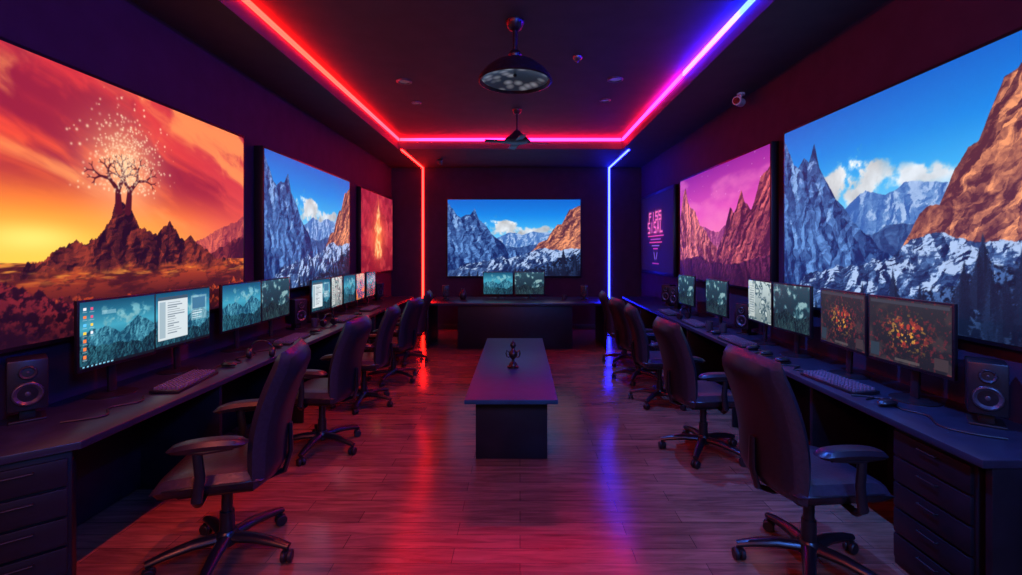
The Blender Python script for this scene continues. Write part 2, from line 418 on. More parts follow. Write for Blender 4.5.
def paint_sunset(w, h):
    W_, H_ = 2.43, 1.52
    U, V, X, img = canvas(w, h, W_/H_)
    D = 1.9+U*W_; Z = 1.11+V*H_
    img = grad(Z, [(1.5, (255, 210, 76)), (1.68, (255, 178, 58)), (1.9, (254, 130, 48)), (2.1, (242, 86, 50)), (2.3, (228, 64, 54)), (2.63, (214, 52, 58))])
    r = ss(D, 2.9, 4.3)
    img = mixi(img, grad(Z, [(1.5, (240, 105, 85)), (1.9, (220, 70, 74)), (2.3, (190, 48, 68)), (2.63, (165, 38, 64))]), r*.8)
    wv = (fbm(X*2, V*2, 77, 4)-.5)*1.6
    n = fbm(X*1.0-V*2.6+wv, V*5+X*2.6+wv, 5, 6, .52)
    img = mixi(img, C8(142, 28, 54), ss(n, .42, .68)*.9*ss(Z, 1.78, 2.15))
    n2 = fbm(X*.9-V*2.4+3+wv, V*6+X*2.8+wv, 15, 6, .52)
    img = mixi(img, C8(255, 152, 84), ss(n2, .46, .70)*.85*ss(Z, 1.65, 1.9))
    img = mixi(img, C8(255, 228, 110), np.exp(-((D-2.45)/.28)**2-((Z-1.66)/.08)**2)*.95)
    P = lambda pts: [((d-1.9)/W_, (z-1.11)/H_) for d, z in pts]
    img = mount(img, U, V, X, P([(1.9, 1.5), (3.2, 1.52), (3.57, 1.64), (3.98, 1.76), (4.2, 1.85), (4.4, 1.92)]), .09, 60, (222, 100, 82), (112, 32, 58), 8, 1.2, nfreq=8)
    img = mount(img, U, V, X, P([(1.9, 1.5), (3.4, 1.5), (3.8, 1.58), (4.1, 1.66), (4.4, 1.72)]), .08, 63, (160, 58, 56), (60, 16, 40), 8, 1.2, nfreq=8)
    hz = 1.54-.012*ss(D, 2.7, 4.4)+(fbm(X*6, X*0, 3, 4)-.5)*.012
    pl = grad(Z, [(1.11, (40, 12, 24)), (1.30, (80, 24, 26)), (1.42, (150, 52, 30)), (1.50, (215, 96, 38)), (1.54, (235, 126, 56))])
    q = fbm(X*4, V*26, 4, 5, .6); pl = mixi(pl, C8(66, 20, 26), ss(q, .42, .60)*.85)
    q = fbm(X*22, V*50, 24, 4, .6); pl = mixi(pl, C8(60, 18, 24), ss(q, .50, .62)*.6)
    q = fbm(X*6+3, V*40, 14, 4, .6); pl = mixi(pl, C8(255, 160, 56), ss(q, .55, .68)*.8*ss(Z, 1.38, 1.48))
    img = mixi(img, pl, ss(hz-Z, 0, .006))
    gd = np.sqrt(((D-3.02)/.31)**2+((Z-2.10)/.34)**2)
    img = mixi(img, C8(255, 172, 118), np.exp(-gd**2*1.3)*.95*ss(Z, 1.5, 1.7))
    img = mount(img, U, V, X, P([(2.36, 1.44), (2.46, 1.52), (2.58, 1.56), (2.68, 1.61), (2.76, 1.63), (2.82, 1.70), (2.87, 1.73), (2.90, 1.79), (2.93, 1.83), (2.955, 1.89), (3.0, 1.90), (3.08, 1.89), (3.12, 1.85), (3.16, 1.78), (3.21, 1.76), (3.26, 1.71), (3.30, 1.72), (3.35, 1.77), (3.42, 1.78), (3.48, 1.74), (3.56, 1.69), (3.70, 1.65), (3.82, 1.60), (3.96, 1.56), (4.2, 1.48)]),
                .12, 71, (150, 56, 38), (28, 9, 24), 7, 1.5, None, .2, .004, .235, 15, vs=1.1)
    def seg(a, b, r0, r1, col, img):
        ax, az = a; bx, bz = b
        t = np.clip(((D-ax)*(bx-ax)+(Z-az)*(bz-az))/((bx-ax)**2+(bz-az)**2+1e-9), 0, 1)
        ds = np.sqrt((D-ax-t*(bx-ax))**2+(Z-az-t*(bz-az))**2)
        return mixi(img, col, ss(-(ds-(r0+(r1-r0)*t)), -.004, .004))
    dk = C8(74, 18, 28); rs = np.random.RandomState(4)
    def branch(p, a, l, r, dep, img):
        q = (p[0]+math.sin(a)*l, p[1]+math.cos(a)*l)
        img = seg(p, q, r, r*.7, dk, img)
        if dep:
            for s_ in (-1, 1):
                img = branch(q, a+s_*(.42+.3*rs.rand()), l*(.58+.2*rs.rand()), r*.62, dep-1, img)
        return img
    img = branch((2.985, 1.85), -.05, .13, .028, 5, img)
    img = branch((3.055, 1.85), .10, .135, .026, 5, img)
    R = rs.rand; sp = np.zeros_like(U)
    for i in range(1000):
        a = R()*2*pi; rr = abs(rs.randn())*.16
        cx = 3.02+math.cos(a)*rr*1.1+.05*R(); cz = 2.15+math.sin(a)*rr*1.05+.06*rs.randn()
        if cz < 1.96: continue
        s_ = (.004+.005*R())**2
        j0, j1 = int((cz-1.11-.03)/H_*h), int((cz-1.11+.03)/H_*h); i0, i1 = int((cx-1.9-.03)/W_*w), int((cx-1.9+.03)/W_*w)
        j0 = max(j0, 0); i0 = max(i0, 0)
        sub = np.exp(-(((D[j0:j1, i0:i1]-cx)**2+(Z[j0:j1, i0:i1]-cz)**2)/s_))*(.4+.6*R())
        sp[j0:j1, i0:i1] = np.maximum(sp[j0:j1, i0:i1], sub)
    img = mixi(img, C8(255, 228, 185), sp*.95)
    img = bushes(img, U, V, X, P([(1.9, 1.40), (2.3, 1.36), (2.6, 1.32), (2.9, 1.29), (3.3, 1.30), (4.0, 1.32), (4.4, 1.35)]), 31, (40, 10, 22), (180, 66, 34), 12, .04)
    img = bushes(img, U, V, X, P([(1.9, 1.56), (2.3, 1.48), (2.45, 1.44), (2.6, 1.34), (2.75, 1.22), (3.2, 1.13), (4.4, 1.16)]), 37, (20, 6, 22), (122, 32, 40), 9, .10)
    img = mixi(img, C8(30, 6, 24), ss(-Z, -1.28, -1.11)*.3)
    return np.clip(img, 0, 1)

def paint_magenta(w, h, asp):
    U, V, X, img = canvas(w, h, asp)
    img = grad(V, [(0, (220, 120, 170)), (.45, (238, 115, 180)), (.65, (220, 80, 180)), (1, (142, 38, 150))])
    n = fbm(X*2, V*6, 5, 5); img = mixi(img, C8(240, 130, 190), ss(n, .5, .75)*.5)
    st = (np.random.RandomState(2).rand(h, w) > .9985).astype(float); img = mixi(img, C8(255, 220, 250), st*.8*ss(V, .6, .8))
    img = mount(img, U, V, X, [(0, .4), (.35, .5), (.5, .45), (.7, .52), (1, .45)], .08, 8, (220, 120, 150), (120, 40, 100), 8, 1.1)
    img = mount(img, U, V, X, [(0, .62), (.05, .84), (.09, .90), (.13, .76), (.17, .70), (.24, .66), (.3, .52), (.42, .40), (.55, .25), (1, .1)], .08, 12, (245, 135, 130), (85, 25, 55), 5, 1.4, None, .9, nfreq=9)
    img = mount(img, U, V, X, [(.4, .1), (.52, .30), (.6, .42), (.66, .62), (.70, .58), (.77, .72), (.80, .62), (.86, .58), (.93, .80), (1, .84)], .08, 17, (226, 108, 110), (70, 20, 55), 5, 1.4, None, -.9, nfreq=9)
    img = mount(img, U, V, X, [(0, .15), (.3, .22), (.6, .16), (1, .24)], .1, 23, (130, 50, 90), (40, 10, 45), 9, 1.3)
    img = mixi(img, C8(35, 8, 40), ss(-V, -.25, 0)*.6)
    return np.clip(img, 0, 1)

def paint_ember(w, h, asp):
    U, V, X, img = canvas(w, h, asp)
    img = grad(V, [(0, (118, 20, 40)), (.5, (186, 46, 62)), (1, (160, 36, 66))])
    n = ridged(X*5, V*5, 5, 6); img = mixi(img, C8(110, 16, 40), ss(n, .50, .8)*.6)
    img = mixi(img, C8(222, 84, 84), ss(fbm(X*8, V*8, 25, 5), .52, .66)*.4)
    r = np.sqrt(((U-.5)/.26)**2+((V-.45)/.34)**2)
    img = mixi(img, C8(255, 120, 70), np.exp(-r**2*1.5)*.8)
    wd = np.interp(V, [.14, .22, .32, .42, .50, .56, .60, .66, .72, .78, .84], [.06, .14, .11, .09, .07, .12, .09, .04, .05, .03, .0])
    a = ss(wd-abs(U-.5)+(fbm(X*12, V*12, 3)-.5)*.10, -.03, .06)*ss(V, .14, .24)
    img = mixi(img, C8(245, 140, 76), a*.75)
    img = mixi(img, C8(255, 214, 150), a*ss(ridged(X*11, V*9, 8), .55, .8)*.85)
    return np.clip(img, 0, 1)

def paint_neon(w, h, asp):
    U, V, X, img = canvas(w, h, asp)
    img = grad(V, [(0, (24, 9, 30)), (.5, (26, 8, 32)), (1, (16, 7, 22))])
    img = mixi(img, C8(150, 34, 100), np.exp(-((U-.5)/.24)**2-((V-.60)/.2)**2)*.6)
    def seg(a, b, col, img, r=.014):
        ax, az = a; bx, bz = b
        t = np.clip(((U-ax)*(bx-ax)+(V-az)*(bz-az))/((bx-ax)**2+(bz-az)**2+1e-9), 0, 1)
        ds = np.sqrt(((U-ax-t*(bx-ax))*asp)**2+(V-az-t*(bz-az))**2)
        img = mixi(img, col*.8, np.exp(-(ds/(r*2.4))**2)*.5)
        return mixi(img, col, ss(-ds, -r*1.3, -r*.7))
    pk = C8(248, 108, 172)
    G = {'S': [((1, 1), (0, 1)), ((0, 1), (0, .55)), ((0, .55), (1, .45)), ((1, .45), (1, 0)), ((1, 0), (0, 0))], 'I': [((.5, 0), (.5, 1))],
         'A': [((0, 0), (.5, 1)), ((.5, 1), (1, 0)), ((.25, .4), (.75, .4))], 'L': [((0, 1), (0, 0)), ((0, 0), (1, 0))], 'F': [((0, 0), (0, 1)), ((0, 1), (1, 1)), ((0, .55), (.8, .55))]}
    for word, z0, hh, wd in (('FISS', .67, .10, .42), ('SISAL', .51, .13, .50)):
        n = len(word); cw = wd/n
        for i, ch in enumerate(word):
            x0 = .5-wd/2+i*cw
            for a, b in G[ch]:
                img = seg((x0+a[0]*cw*.64, z0+a[1]*hh), (x0+b[0]*cw*.64, z0+b[1]*hh), pk, img, .011)
    for k, (hw, c) in enumerate(((.25, (235, 70, 150)), (.16, (190, 80, 190)), (.20, (235, 70, 150)), (.12, (150, 100, 215)), (.07, (225, 60, 150)))):
        img = seg((.5-hw, .46-k*.042), (.5+hw, .46-k*.042), np.array(c)/255., img, .005)
    for s_ in (-1, 1): img = seg((.5+s_*.05, .24), (.5+s_*.02, .16), C8(150, 110, 225), img, .008)
    img = seg((.40, .10), (.60, .10), C8(200, 60, 170), img, .005)
    return np.clip(img, 0, 1)

def rect(img, U, V, x0, y0, x1, y1, col, a=1.0):
    m = ((U >= x0) & (U <= x1) & (V >= y0) & (V <= y1)).astype(float)*a
    return mixi(img, np.array(col)/255., m)
def paint_desktop(w, h, kind):
    U, V, X, img = canvas(w, h, 1.4); rs = np.random.RandomState(3)
    if kind in ('desktop', 'landscape', 'window'):
        img = grad(V, [(0, (8, 50, 72)), (.3, (20, 90, 115)), (.6, (60, 150, 175)), (1, (14, 70, 100))])
        img = clouds(img, U, V, X, .6, .7, .4, .2, 4, (150, 215, 225), .6)
        img = mount(img, U, V, X, [(0, .5), (.3, .62), (.5, .45), (.75, .68), (1, .5)], .12, 5, (80, 155, 175), (12, 60, 85), 6, 1.2)
        img = mount(img, U, V, X, [(0, .42), (.2, .3), (.5, .34), (.8, .26), (1, .4)], .14, 9, (45, 110, 125), (5, 30, 45), 8, 1.2)
    if kind == 'desktop':
        for c in range(2):
            for r in range(7):
                x = .04+c*.085; y = .87-r*.12
                col = [(240, 120, 60), (90, 190, 250), (230, 230, 240), (240, 200, 60), (120, 220, 120), (220, 80, 120)][rs.randint(6)]
                if c == 0 or r < 4:
                    img = rect(img, U, V, x, y, x+.032, y+.045, col); img = rect(img, U, V, x-.01, y-.03, x+.045, y-.018, (200, 215, 220), .5)
        img = rect(img, U, V, .26, .78, .44, .84, (210, 230, 235), .35)
        img = rect(img, U, V, 0, 0, 1, .05, (12, 20, 30))
        for i in range(8): img = rect(img, U, V, .03+i*.05, .012, .055+i*.05, .038, (120, 190, 220))
    if kind == 'window':
        img = rect(img, U, V, .04, .14, .56, .92, (196, 206, 210)); img = rect(img, U, V, .04, .86, .56, .92, (60, 80, 95))
        img = rect(img, U, V, .06, .18, .16, .83, (150, 170, 180))
        for r in range(14):
            y = .80-r*.043; img = rect(img, U, V, .20, y, .20+.10+.22*rs.rand(), y+.014, (95, 110, 125), .8)
        img = rect(img, U, V, .62, .40, .94, .88, (150, 185, 195), .55); img = rect(img, U, V, .65, .62, .91, .84, (60, 110, 140))
        for r in range(4): img = rect(img, U, V, .65, .57-r*.045, .65+.12+.12*rs.rand(), .582-r*.045, (220, 230, 235), .8)
        img = rect(img, U, V, 0, 0, 1, .05, (12, 20, 30))
    if kind == 'ember_map':
        img = grad(V, [(0, (24, 24, 30)), (1, (42, 40, 46))])
        n = fbm(X*5, V*5, 8, 5); img = mixi(img, C8(58, 48, 50), ss(n, .45, .7)*.7)
        d = ((U-.5)/.24)**2+((V-.48)/.25)**2
        n = fbm(X*18, V*18, 12, 3, .6); img = mixi(img, C8(195, 54, 40), ss(n-.05*d, .53, .61)*np.exp(-d*.8)*.9)
        n3 = fbm(X*22+5, V*22, 52, 3, .6); img = mixi(img, C8(235, 160, 56), ss(n3-.06*d, .58, .66)*np.exp(-d*.9)*.9)
        n = fbm(X*20, V*20, 32, 3); img = mixi(img, C8(120, 36, 44), ss(n, .65, .72)*.5)
        img = rect(img, U, V, .02, .92, .98, .97, (56, 56, 66)); img = rect(img, U, V, .02, .05, .14, .26, (40, 52, 64))
        img = rect(img, U, V, .82, .05, .97, .22, (56, 46, 50)); img = rect(img, U, V, .35, .04, .65, .08, (84, 76, 76), .7)
    if kind == 'pale_terrain':
        img = grad(V, [(0, (110, 125, 125)), (1, (180, 195, 195))])
        n = fbm(X*8, V*8, 8, 6); img = mixi(img, C8(50, 75, 85), ss(n, .45, .6)); img = mixi(img, C8(210, 220, 215), ss(n, .60, .7)*.8)
        img = rect(img, U, V, .04, .08, .3, .92, (190, 198, 195), .7)
        for r in range(12): img = rect(img, U, V, .06, .85-r*.06, .26, .868-r*.06, (80, 100, 110), .7)
    if kind == 'dark_terrain':
        img = grad(V, [(0, (14, 28, 38)), (1, (36, 66, 82))])
        n = fbm(X*8, V*8, 18, 6); img = mixi(img, C8(60, 108, 120), ss(n, .48, .62)*.7); img = mixi(img, C8(170, 200, 200), ss(n, .62, .7)*.6)
        img = mount(img, U, V, X, [(0, .3), (.4, .45), (.7, .25), (1, .4)], .1, 44, (45, 75, 78), (10, 20, 30), 7, 1.2)
    if kind == 'warm_scene':
        img = grad(V, [(0, (30, 60, 90)), (.5, (80, 130, 160)), (1, (190, 170, 150))])
        n = fbm(X*6, V*6, 8, 6); img = mixi(img, C8(230, 120, 50), ss(n, .5, .68)*ss(-V, -.6, -.4)); img = mixi(img, C8(30, 50, 90), ss(-n, -.45, -.3)*.8)
    return np.clip(img, 0, 1)

def pic_mesh(name, img, W, H, m):
    h, w, _ = img.shape
    lin = np.where(img <= .04045, img/12.92, ((img+.055)/1.055)**2.4)
    xs, zs = np.meshgrid(np.linspace(-W/2, W/2, w), np.linspace(-H/2, H/2, h))
    co = np.stack([xs, np.zeros_like(xs), zs], -1).reshape(-1, 3)
    idx = np.arange(w*h).reshape(h, w)
    q = np.stack([idx[:-1, :-1], idx[:-1, 1:], idx[1:, 1:], idx[1:, :-1]], -1).reshape(-1, 4)
    me = bpy.data.meshes.new(name)
    me.vertices.add(len(co)); me.vertices.foreach_set('co', co.ravel())
    me.loops.add(q.size); me.loops.foreach_set('vertex_index', q.ravel().astype(np.int32))
    me.polygons.add(len(q)); me.polygons.foreach_set('loop_start', (np.arange(len(q))*4).astype(np.int32))
    me.update(calc_edges=True)
    at = me.attributes.new('paint', 'FLOAT_COLOR', 'POINT')
    rgba = np.ones((w*h, 4), dtype=np.float32); rgba[:, :3] = lin.reshape(-1, 3)
    at.data.foreach_set('color', rgba.ravel())
    me.materials.append(m); me.validate(); return me

def wall_screen(label, img, W, H, loc, rz, cat='wall screen', dep=.05, bez=.022):
    r = thing('wall_screen', label, cat, loc, rz)
    MB().box((W+bez*2, dep, H+bez*2), (0, -dep/2, 0), .004).obj('frame', M_frame, r)
    link('screen_picture', pic_mesh('screen_picture', img, W, H, M_pic), r, (0, -dep-.0015, 0))
    return r

HP = pi/2
d0, d1 = 1.9, 4.33
wall_screen('huge screen showing a fiery sunset with a sparkling tree', paint_sunset(480, 300), 2.43, 1.52, (XL+.001, (d0+d1)/2, 1.87), HP)
wall_screen('large screen showing blue cliffs, clouds and an orange peak', paint_alpine(320, 200, 1.7), 2.30, 1.42, (XL+.001, 5.76, 1.89), HP, dep=.09)
wall_screen('red illuminated panel with a glowing ornate motif', paint_ember(140, 110, 1.3), 1.82, 1.38, (XL+.001, 8.40, 1.90), HP, dep=.07)
wall_screen('wide screen showing blue mountains, clouds and an orange peak', paint_alpine(340, 200, 1.74), 2.665, 1.535, (-.12, YB-.001, 1.845), 0, dep=.06)
wall_screen('huge screen showing blue cliffs, clouds and a tall orange peak', paint_alpine(500, 360, 1.39), 2.1, 1.515, (XR-.001, 3.21, 1.893), -HP)
wall_screen('large screen showing red rock spires under a magenta sky', paint_magenta(280, 170, 1.75), 2.50, 1.40, (XR-.001, 5.72, 1.91), -HP, dep=.07)
wall_screen('dark illuminated poster with neon pink lettering', paint_neon(260, 180, 1.4), 1.87, 1.34, (XR-.001, 8.25, 1.90), -HP, cat='poster', dep=.07, bez=.05)

# ------------------------------------------------------------ desks
DZ = .75
def desk(poly, panels, back, name_label):
    r = thing('desk', name_label, 'desk')
    MB().prism(poly, DZ-.035, DZ, .004).obj('desktop', M_desk, r)
    for (c, s) in panels: MB().box(s, c, .003).obj('side_panel', M_desk2, r)
    for (c, s) in back: MB().box(s, c, .003).obj('modesty_panel', M_desk2, r)
    return r
LX = -1.95; RXF = 1.87
desk([(XL+.003, 1.53), (-2.14, 1.925), (LX, 2.09), (LX, 8.6), (XL+.003, 8.6)],
     [((-2.28, y, (DZ-.035)/2), (.55, .03, DZ-.036)) for y in (3.15, 4.35, 5.45, 6.5, 7.5)],
     [((XL+.06, 5.25, .36), (.02, 6.6, .68))], 'long dark laminate desk along the wall of red screens')
desk([(XR-.003, 1.9), (XR-.003, 8.6), (RXF, 8.6), (RXF, 1.9)],
     [((2.17, y, (DZ-.035)/2), (.50, .03, DZ-.036)) for y in (1.925, 3.1, 4.25, 5.4, 6.5, 7.5)],
     [((XR-.03, 5.35, .36), (.02, 6.4, .68))], 'long dark laminate desk along the wall of mountain screens')

def cabinet(loc, rz, w, d, h, rows, label):
    r = thing('drawer_cabinet', label, 'drawer cabinet', loc, rz)
    MB().box((w, d, h), (0, 0, h/2), .004).obj('body', M_desk2, r)
    gh = (h-.06)/rows
    for i in range(rows):
        z = .04+gh*(i+.5)
        dr = MB().box((w-.03, .018, gh-.012), (0, 0, 0), .003).obj('drawer', M_desk2, r, (0, -d/2-.009, z))
        MB().tube([(-.05, -.004, 0), (-.05, -.018, 0), (.05, -.018, 0), (.05, -.004, 0)], .0035, 8).obj('handle', M_rubber, dr, (0, -.005, gh*.22))
cabinet((-2.215, 2.09, 0), math.radians(40.7), .34, .30, .71, 5, 'dark drawer cabinet under the angled desk end')
cabinet((2.13, 2.19, 0), -HP, .44, .42, .71, 5, 'dark drawer cabinet under the desk end')

r = thing('desk', 'dark reception style desk with solid front below the end screen', 'desk')
MB().box((2.95, 1.05, .04), (-.05, 8.03, DZ-.02), .004).obj('desktop', M_desk, r)
MB().box((1.85, .04, DZ-.042), (-.08, 7.60, (DZ-.04)/2), .004).obj('front_panel', M_desk2, r)
for x in (-1.5, -.98, .82, 1.38): MB().box((.035, .9, DZ-.042), (x, 8.05, (DZ-.04)/2), .003).obj('side_panel', M_desk2, r)

r = thing('coffee_table', 'long low dark table with a slab pedestal', 'table', (-.065, 4.66, 0))
MB().box((.69, 2.42, .035), (0, 0, .4825), .006).obj('tabletop', M_table, r)
MB().box((.55, 2.10, .464), (0, -.01, .232), .006).obj('pedestal', M_ped, r)

r = thing('figurine', 'small dark bronze table ornament with side handles', 'figurine', (-.065, 4.4, .5))
MB().lathe([(0, 0), (.055, 0), (.055, .015), (.04, .022), (.036, .04), (.02, .055), (0, .056)]).obj('plinth', M_brass, r)
MB().lathe([(0, .055), (.016, .056), (.012, .075), (.034, .10), (.042, .125), (.034, .15), (.018, .165), (.015, .18), (.026, .20), (.028, .215), (.018, .235), (.006, .245), (0, .262)]).obj('body', M_brass, r)
for s_ in (-1, 1):
    MB().tube([(s_*.033, 0, .14), (s_*.06, 0, .16), (s_*.066, 0, .13), (s_*.055, 0, .10), (s_*.034, 0, .095)], .006, 8).obj('handle', M_brass, r)

# ------------------------------------------------------------ chairs (local +X = facing direction)
def build_chair():
    r = thing('office_chair', 'dark leather swivel office chair', 'chair', group='office chairs at the desks')
    def cx(tt): return -.225-.12*tt+.04*math.sin(pi*min(1, tt*1.15))
    def bf(a, t):
        tt = (t+1)/2
        return (cx(tt)+.04*a*a, a*.248*(1-.08*tt*tt), .43+.68*tt)
    MB().pillow(bf, (1, 0, .12), .048, 18, 24, .18, 8).obj('backrest', M_fab, r)
    def bs(a, t):
        tt = (t+1)/2
        return (cx(tt)-.034+.035*a*a, a*.225*(1-.08*tt*tt), .46+.62*tt)
    MB().pillow(bs, (1, 0, .12), .032, 14, 16, .25, 6).obj('backrest_shell', M_plas2, r)
    def sf(a, t):
        return (.01+t*.255, a*.25, .478-.025*max(0, t)**3+.012*a*a)
    MB().pillow(sf, (0, 0, 1), .058, 16, 16, .25, 7).obj('seat', M_fab, r)
    sp = []
    for k in range(41):
        th = 2*pi*k/40; c, s_ = math.cos(th), math.sin(th)
        q = (abs(c)**5+abs(s_)**5)**(-1/5)
        a = c*q*.985; t = s_*q*.985
        x, y, z = sf(a, t); sp.append((x, y, z+.002))
    MB().tube(sp, .006, 6).obj('cushion_piping', M_plas, r)
    MB().box((.34, .32, .03), (0, 0, .418), .01).obj('seat_plate', M_plas, r)
    MB().tube([(-.05, 0, .41), (-.20, 0, .405), (-.275, 0, .43), (-.304, 0, .53), (-.302, 0, .68)], [.028, .028, .028, .026, .02], 10, .5).obj('back_support', M_plas, r)
    for s_ in (-1, 1):
        y = s_*.285
        arm = MB().tube([(.05, s_*.15, .415), (.04, s_*.25, .415), (.03, y+.01*s_, .45), (.015, y+.012*s_, .56), (.03, y+.008*s_, .685)], [.018, .022, .024, .022, .02], 10, .7)
        arm.tube([(-.12, y+.01*s_, .685), (.0, y+.012*s_, .675), (.12, y+.01*s_, .685)], .014, 8)
        ar = arm.obj('armrest', M_plas, r)
        MB().pillow(lambda a, t: (-.01+t*.17, y+a*.044-s_*.012*t*t, .712-.018*t*t-.01*(t+1)*.5), (0, 0, 1), .022, 8, 14, .5, 6).obj('arm_pad', M_plas2, ar)
    MB().cyl(.026, .026, .20, (0, 0, .32)).cyl(.036, .034, .12, (0, 0, .19)).obj('gas_column', M_plas, r)
    base = MB()
    base.lathe([(0, .075), (.04, .075), (.055, .09), (.055, .13), (.04, .15), (0, .15)])
    for k in range(5):
        a = 2*pi*k/5+.3; c, s_ = math.cos(a), math.sin(a)
        base.tube([(c*.03, s_*.03, .115), (c*.15, s_*.15, .115), (c*.26, s_*.26, .098), (c*.335, s_*.335, .08)], [.034, .031, .026, .02], 10, .8)
    bo = base.obj('star_base', M_plas, r)
    w_ = MB()
    w_.lathe([(0, -.011), (.026, -.011), (.030, -.006), (.030, .006), (.026, .011), (0, .011)], (0, .016, .030), RX(HP), 18)
    w_.lathe([(0, -.011), (.026, -.011), (.030, -.006), (.030, .006), (.026, .011), (0, .011)], (0, -.016, .030), RX(HP), 18)
    w_.box((.045, .012, .03), (0, 0, .045), .004).cyl(.008, .008, .04, (0, 0, .065), n=10)
    wm = w_.mesh('caster', M_rubber)
    for k in range(5):
        a = 2*pi*k/5+.3
        link('caster', wm, bo, (math.cos(a)*.325, math.sin(a)*.325, 0), (0, 0, a+.9*k))
    return r
chair = build_chair()
chairs = [(-1.52, 2.44, 180+14, 1), (-1.60, 3.80, 180-4, .96), (-1.62, 4.88, 180+4, .93), (-1.56, 5.80, 180-10, .92), (-1.62, 6.75, 180+6, .92),
          (1.45, 2.36, 6, 1), (1.45, 3.72, 6, .96), (1.47, 4.95, -4, .93), (1.46, 5.80, 10, .92), (1.48, 6.65, -4, .92)]
for i, (x, y, a, sc) in enumerate(chairs):
    lab = 'dark leather swivel office chair with red rim light at the desk' if x < 0 else 'dark leather swivel office chair with blue tinted seat at the desk'
    if i == 0:
        chair.location = (x, y, 0); chair.rotation_euler = (0, 0, math.radians(a)); chair['label'] = lab
    else: copy_tree(chair, (x, y, 0), math.radians(a), (sc, sc, sc), lab)

# ------------------------------------------------------------ monitors
_pm = {}
def monitor(kind, x, y, rz, W=.53, H=.395, label=None, group=None, zb=.18):
    r = thing('monitor', label or 'black flat monitor', 'monitor', (x, y, DZ), rz, group)
    key = (round(W, 3), round(H, 3), zb)
    zc = zb+H/2
    if ('h', key) not in _pm:
        _pm['h', key] = MB().box((W, .022, H), (0, 0, zc), .005).box((W*.55, .03, H*.55), (0, .022, zc), .012).mesh('housing', M_plas)
        nh = zb+.12
        _pm['n', key] = MB().box((.05, .018, nh), (0, .045, .015+nh/2), .005, rot=RX(-.04)).box((.07, .03, .07), (0, .034, nh), .006).mesh('stand_neck', M_plas)
        _pm['b', key] = MB().lathe([(0, 0), (.12, 0), (.12, .006), (.10, .012), (0, .016)], (0, .04, 0)).mesh('stand_base', M_plas)
    link('housing', _pm['h', key], r); link('stand_neck', _pm['n', key], r); link('stand_base', _pm['b', key], r)
    if (kind, key) not in _pm:
        _pm[kind, key] = pic_mesh('screen', paint_desktop(140, 100, kind), W-.026, H-.03, M_scr)
    link('screen', _pm[kind, key], r, (0, -.0122, zc+.003))
    return r
D_ = math.radians
desc = {'desktop': 'black monitor showing a teal desktop with app icons', 'window': 'black monitor showing document windows on a teal desktop',
        'landscape': 'black monitor showing a teal mountain landscape', 'ember_map': 'black monitor showing a dark scene with red and yellow foliage',
        'pale_terrain': 'black monitor showing pale terrain and a text list', 'dark_terrain': 'black monitor showing a dark teal game scene', 'warm_scene': 'black monitor showing a blue and orange scene'}
for k, ya, yb, tilt in (('desktop', 2.53, 3.04, 4), ('window', 3.045, 3.59, 1), ('landscape', 3.74, 4.29, 2), ('dark_terrain', 4.295, 4.84, 0),
                        ('window', 5.36, 5.85, 3), ('pale_terrain', 5.87, 6.30, -3), ('landscape', 6.33, 6.74, 3), ('warm_scene', 6.76, 7.20, -3), ('landscape', 7.25, 7.7, 0)):
    monitor(k, -2.38, (ya+yb)/2, D_(90-tilt), yb-ya-.006, .395 if ya < 5 else .40, desc[k], 'monitors along the left desk', .18 if ya < 5 else .11)
for k, ya, yb, tilt in (('ember_map', 2.39, 2.93, 5), ('ember_map', 2.95, 3.45, -3), ('dark_terrain', 3.56, 4.04, 4), ('pale_terrain', 4.06, 4.54, -3),
                        ('dark_terrain', 5.0, 5.5, 4), ('dark_terrain', 5.95, 6.45, 4)):
    monitor(k, 2.20, (ya+yb)/2, D_(-90+tilt), yb-ya-.006, .395 if ya < 4.9 else .40, desc[k], 'monitors along the right desk', .18 if ya < 5 else .12)
for k, x in (('landscape', -.385), ('dark_terrain', .165)):
    monitor(k, x, 8.25, 0, .535, .41, desc[k], 'monitors on the end desk', .06)

# ------------------------------------------------------------ keyboards, mice, speakers
def build_keyboard():
    r = thing('keyboard', 'black mechanical keyboard on the desk', 'keyboard', group='keyboards on the desks')
    MB().box((.46, .165, .018), (0, 0, .011), .005, rot=RX(.03)).obj('keyboard_case', M_plas, r)
    k = MB()
    for row in range(6):
        y = .06-row*.0245
        x = -.215
        if row == 5: ws = [1.3, 1.3, 1.3, 6, 1.3, 1.3, 1.3, 1, 1, 1, 1, 1, 1]
        else: ws = [1]*16
        sc = .43/sum(ws)
        for ww in ws:
            k.box((ww*sc-.009, .015, .017), (x+ww*sc/2, y, .028-row*.0006), 0, taper=.8); x += ww*sc
    o = k.obj('keycaps', M_key, r); o['kind'] = 'stuff'
    return r
kb = build_keyboard()
kbs = [(-2.13, 3.00, 97), (-2.14, 4.42, 92), (-2.14, 5.72, 90), (-2.14, 6.72, 90), (2.01, 2.98, -84), (1.99, 4.30, -88), (1.99, 5.35, -90), (1.99, 6.3, -90)]
for i, (x, y, a) in enumerate(kbs):
    if i == 0: kb.location = (x, y, DZ); kb.rotation_euler = (0, 0, D_(a))
    else: copy_tree(kb, (x, y, DZ), D_(a))
def build_mouse():
    r = thing('computer_mouse', 'black computer mouse beside a keyboard', 'mouse', group='mice on the desks')
    MB().pillow(lambda a, t: (a*.032*(1-.12*t), t*.056, .017+.006*(1-t*t)), (0, 0, 1), .017, 10, 12, .9, 3).obj('mouse_shell', M_plas, r)
    MB().cyl(.008, .008, .006, (0, -.028, .036), RY(HP), 14).obj('scroll_wheel', M_steel, r)
    return r
ms = build_mouse()
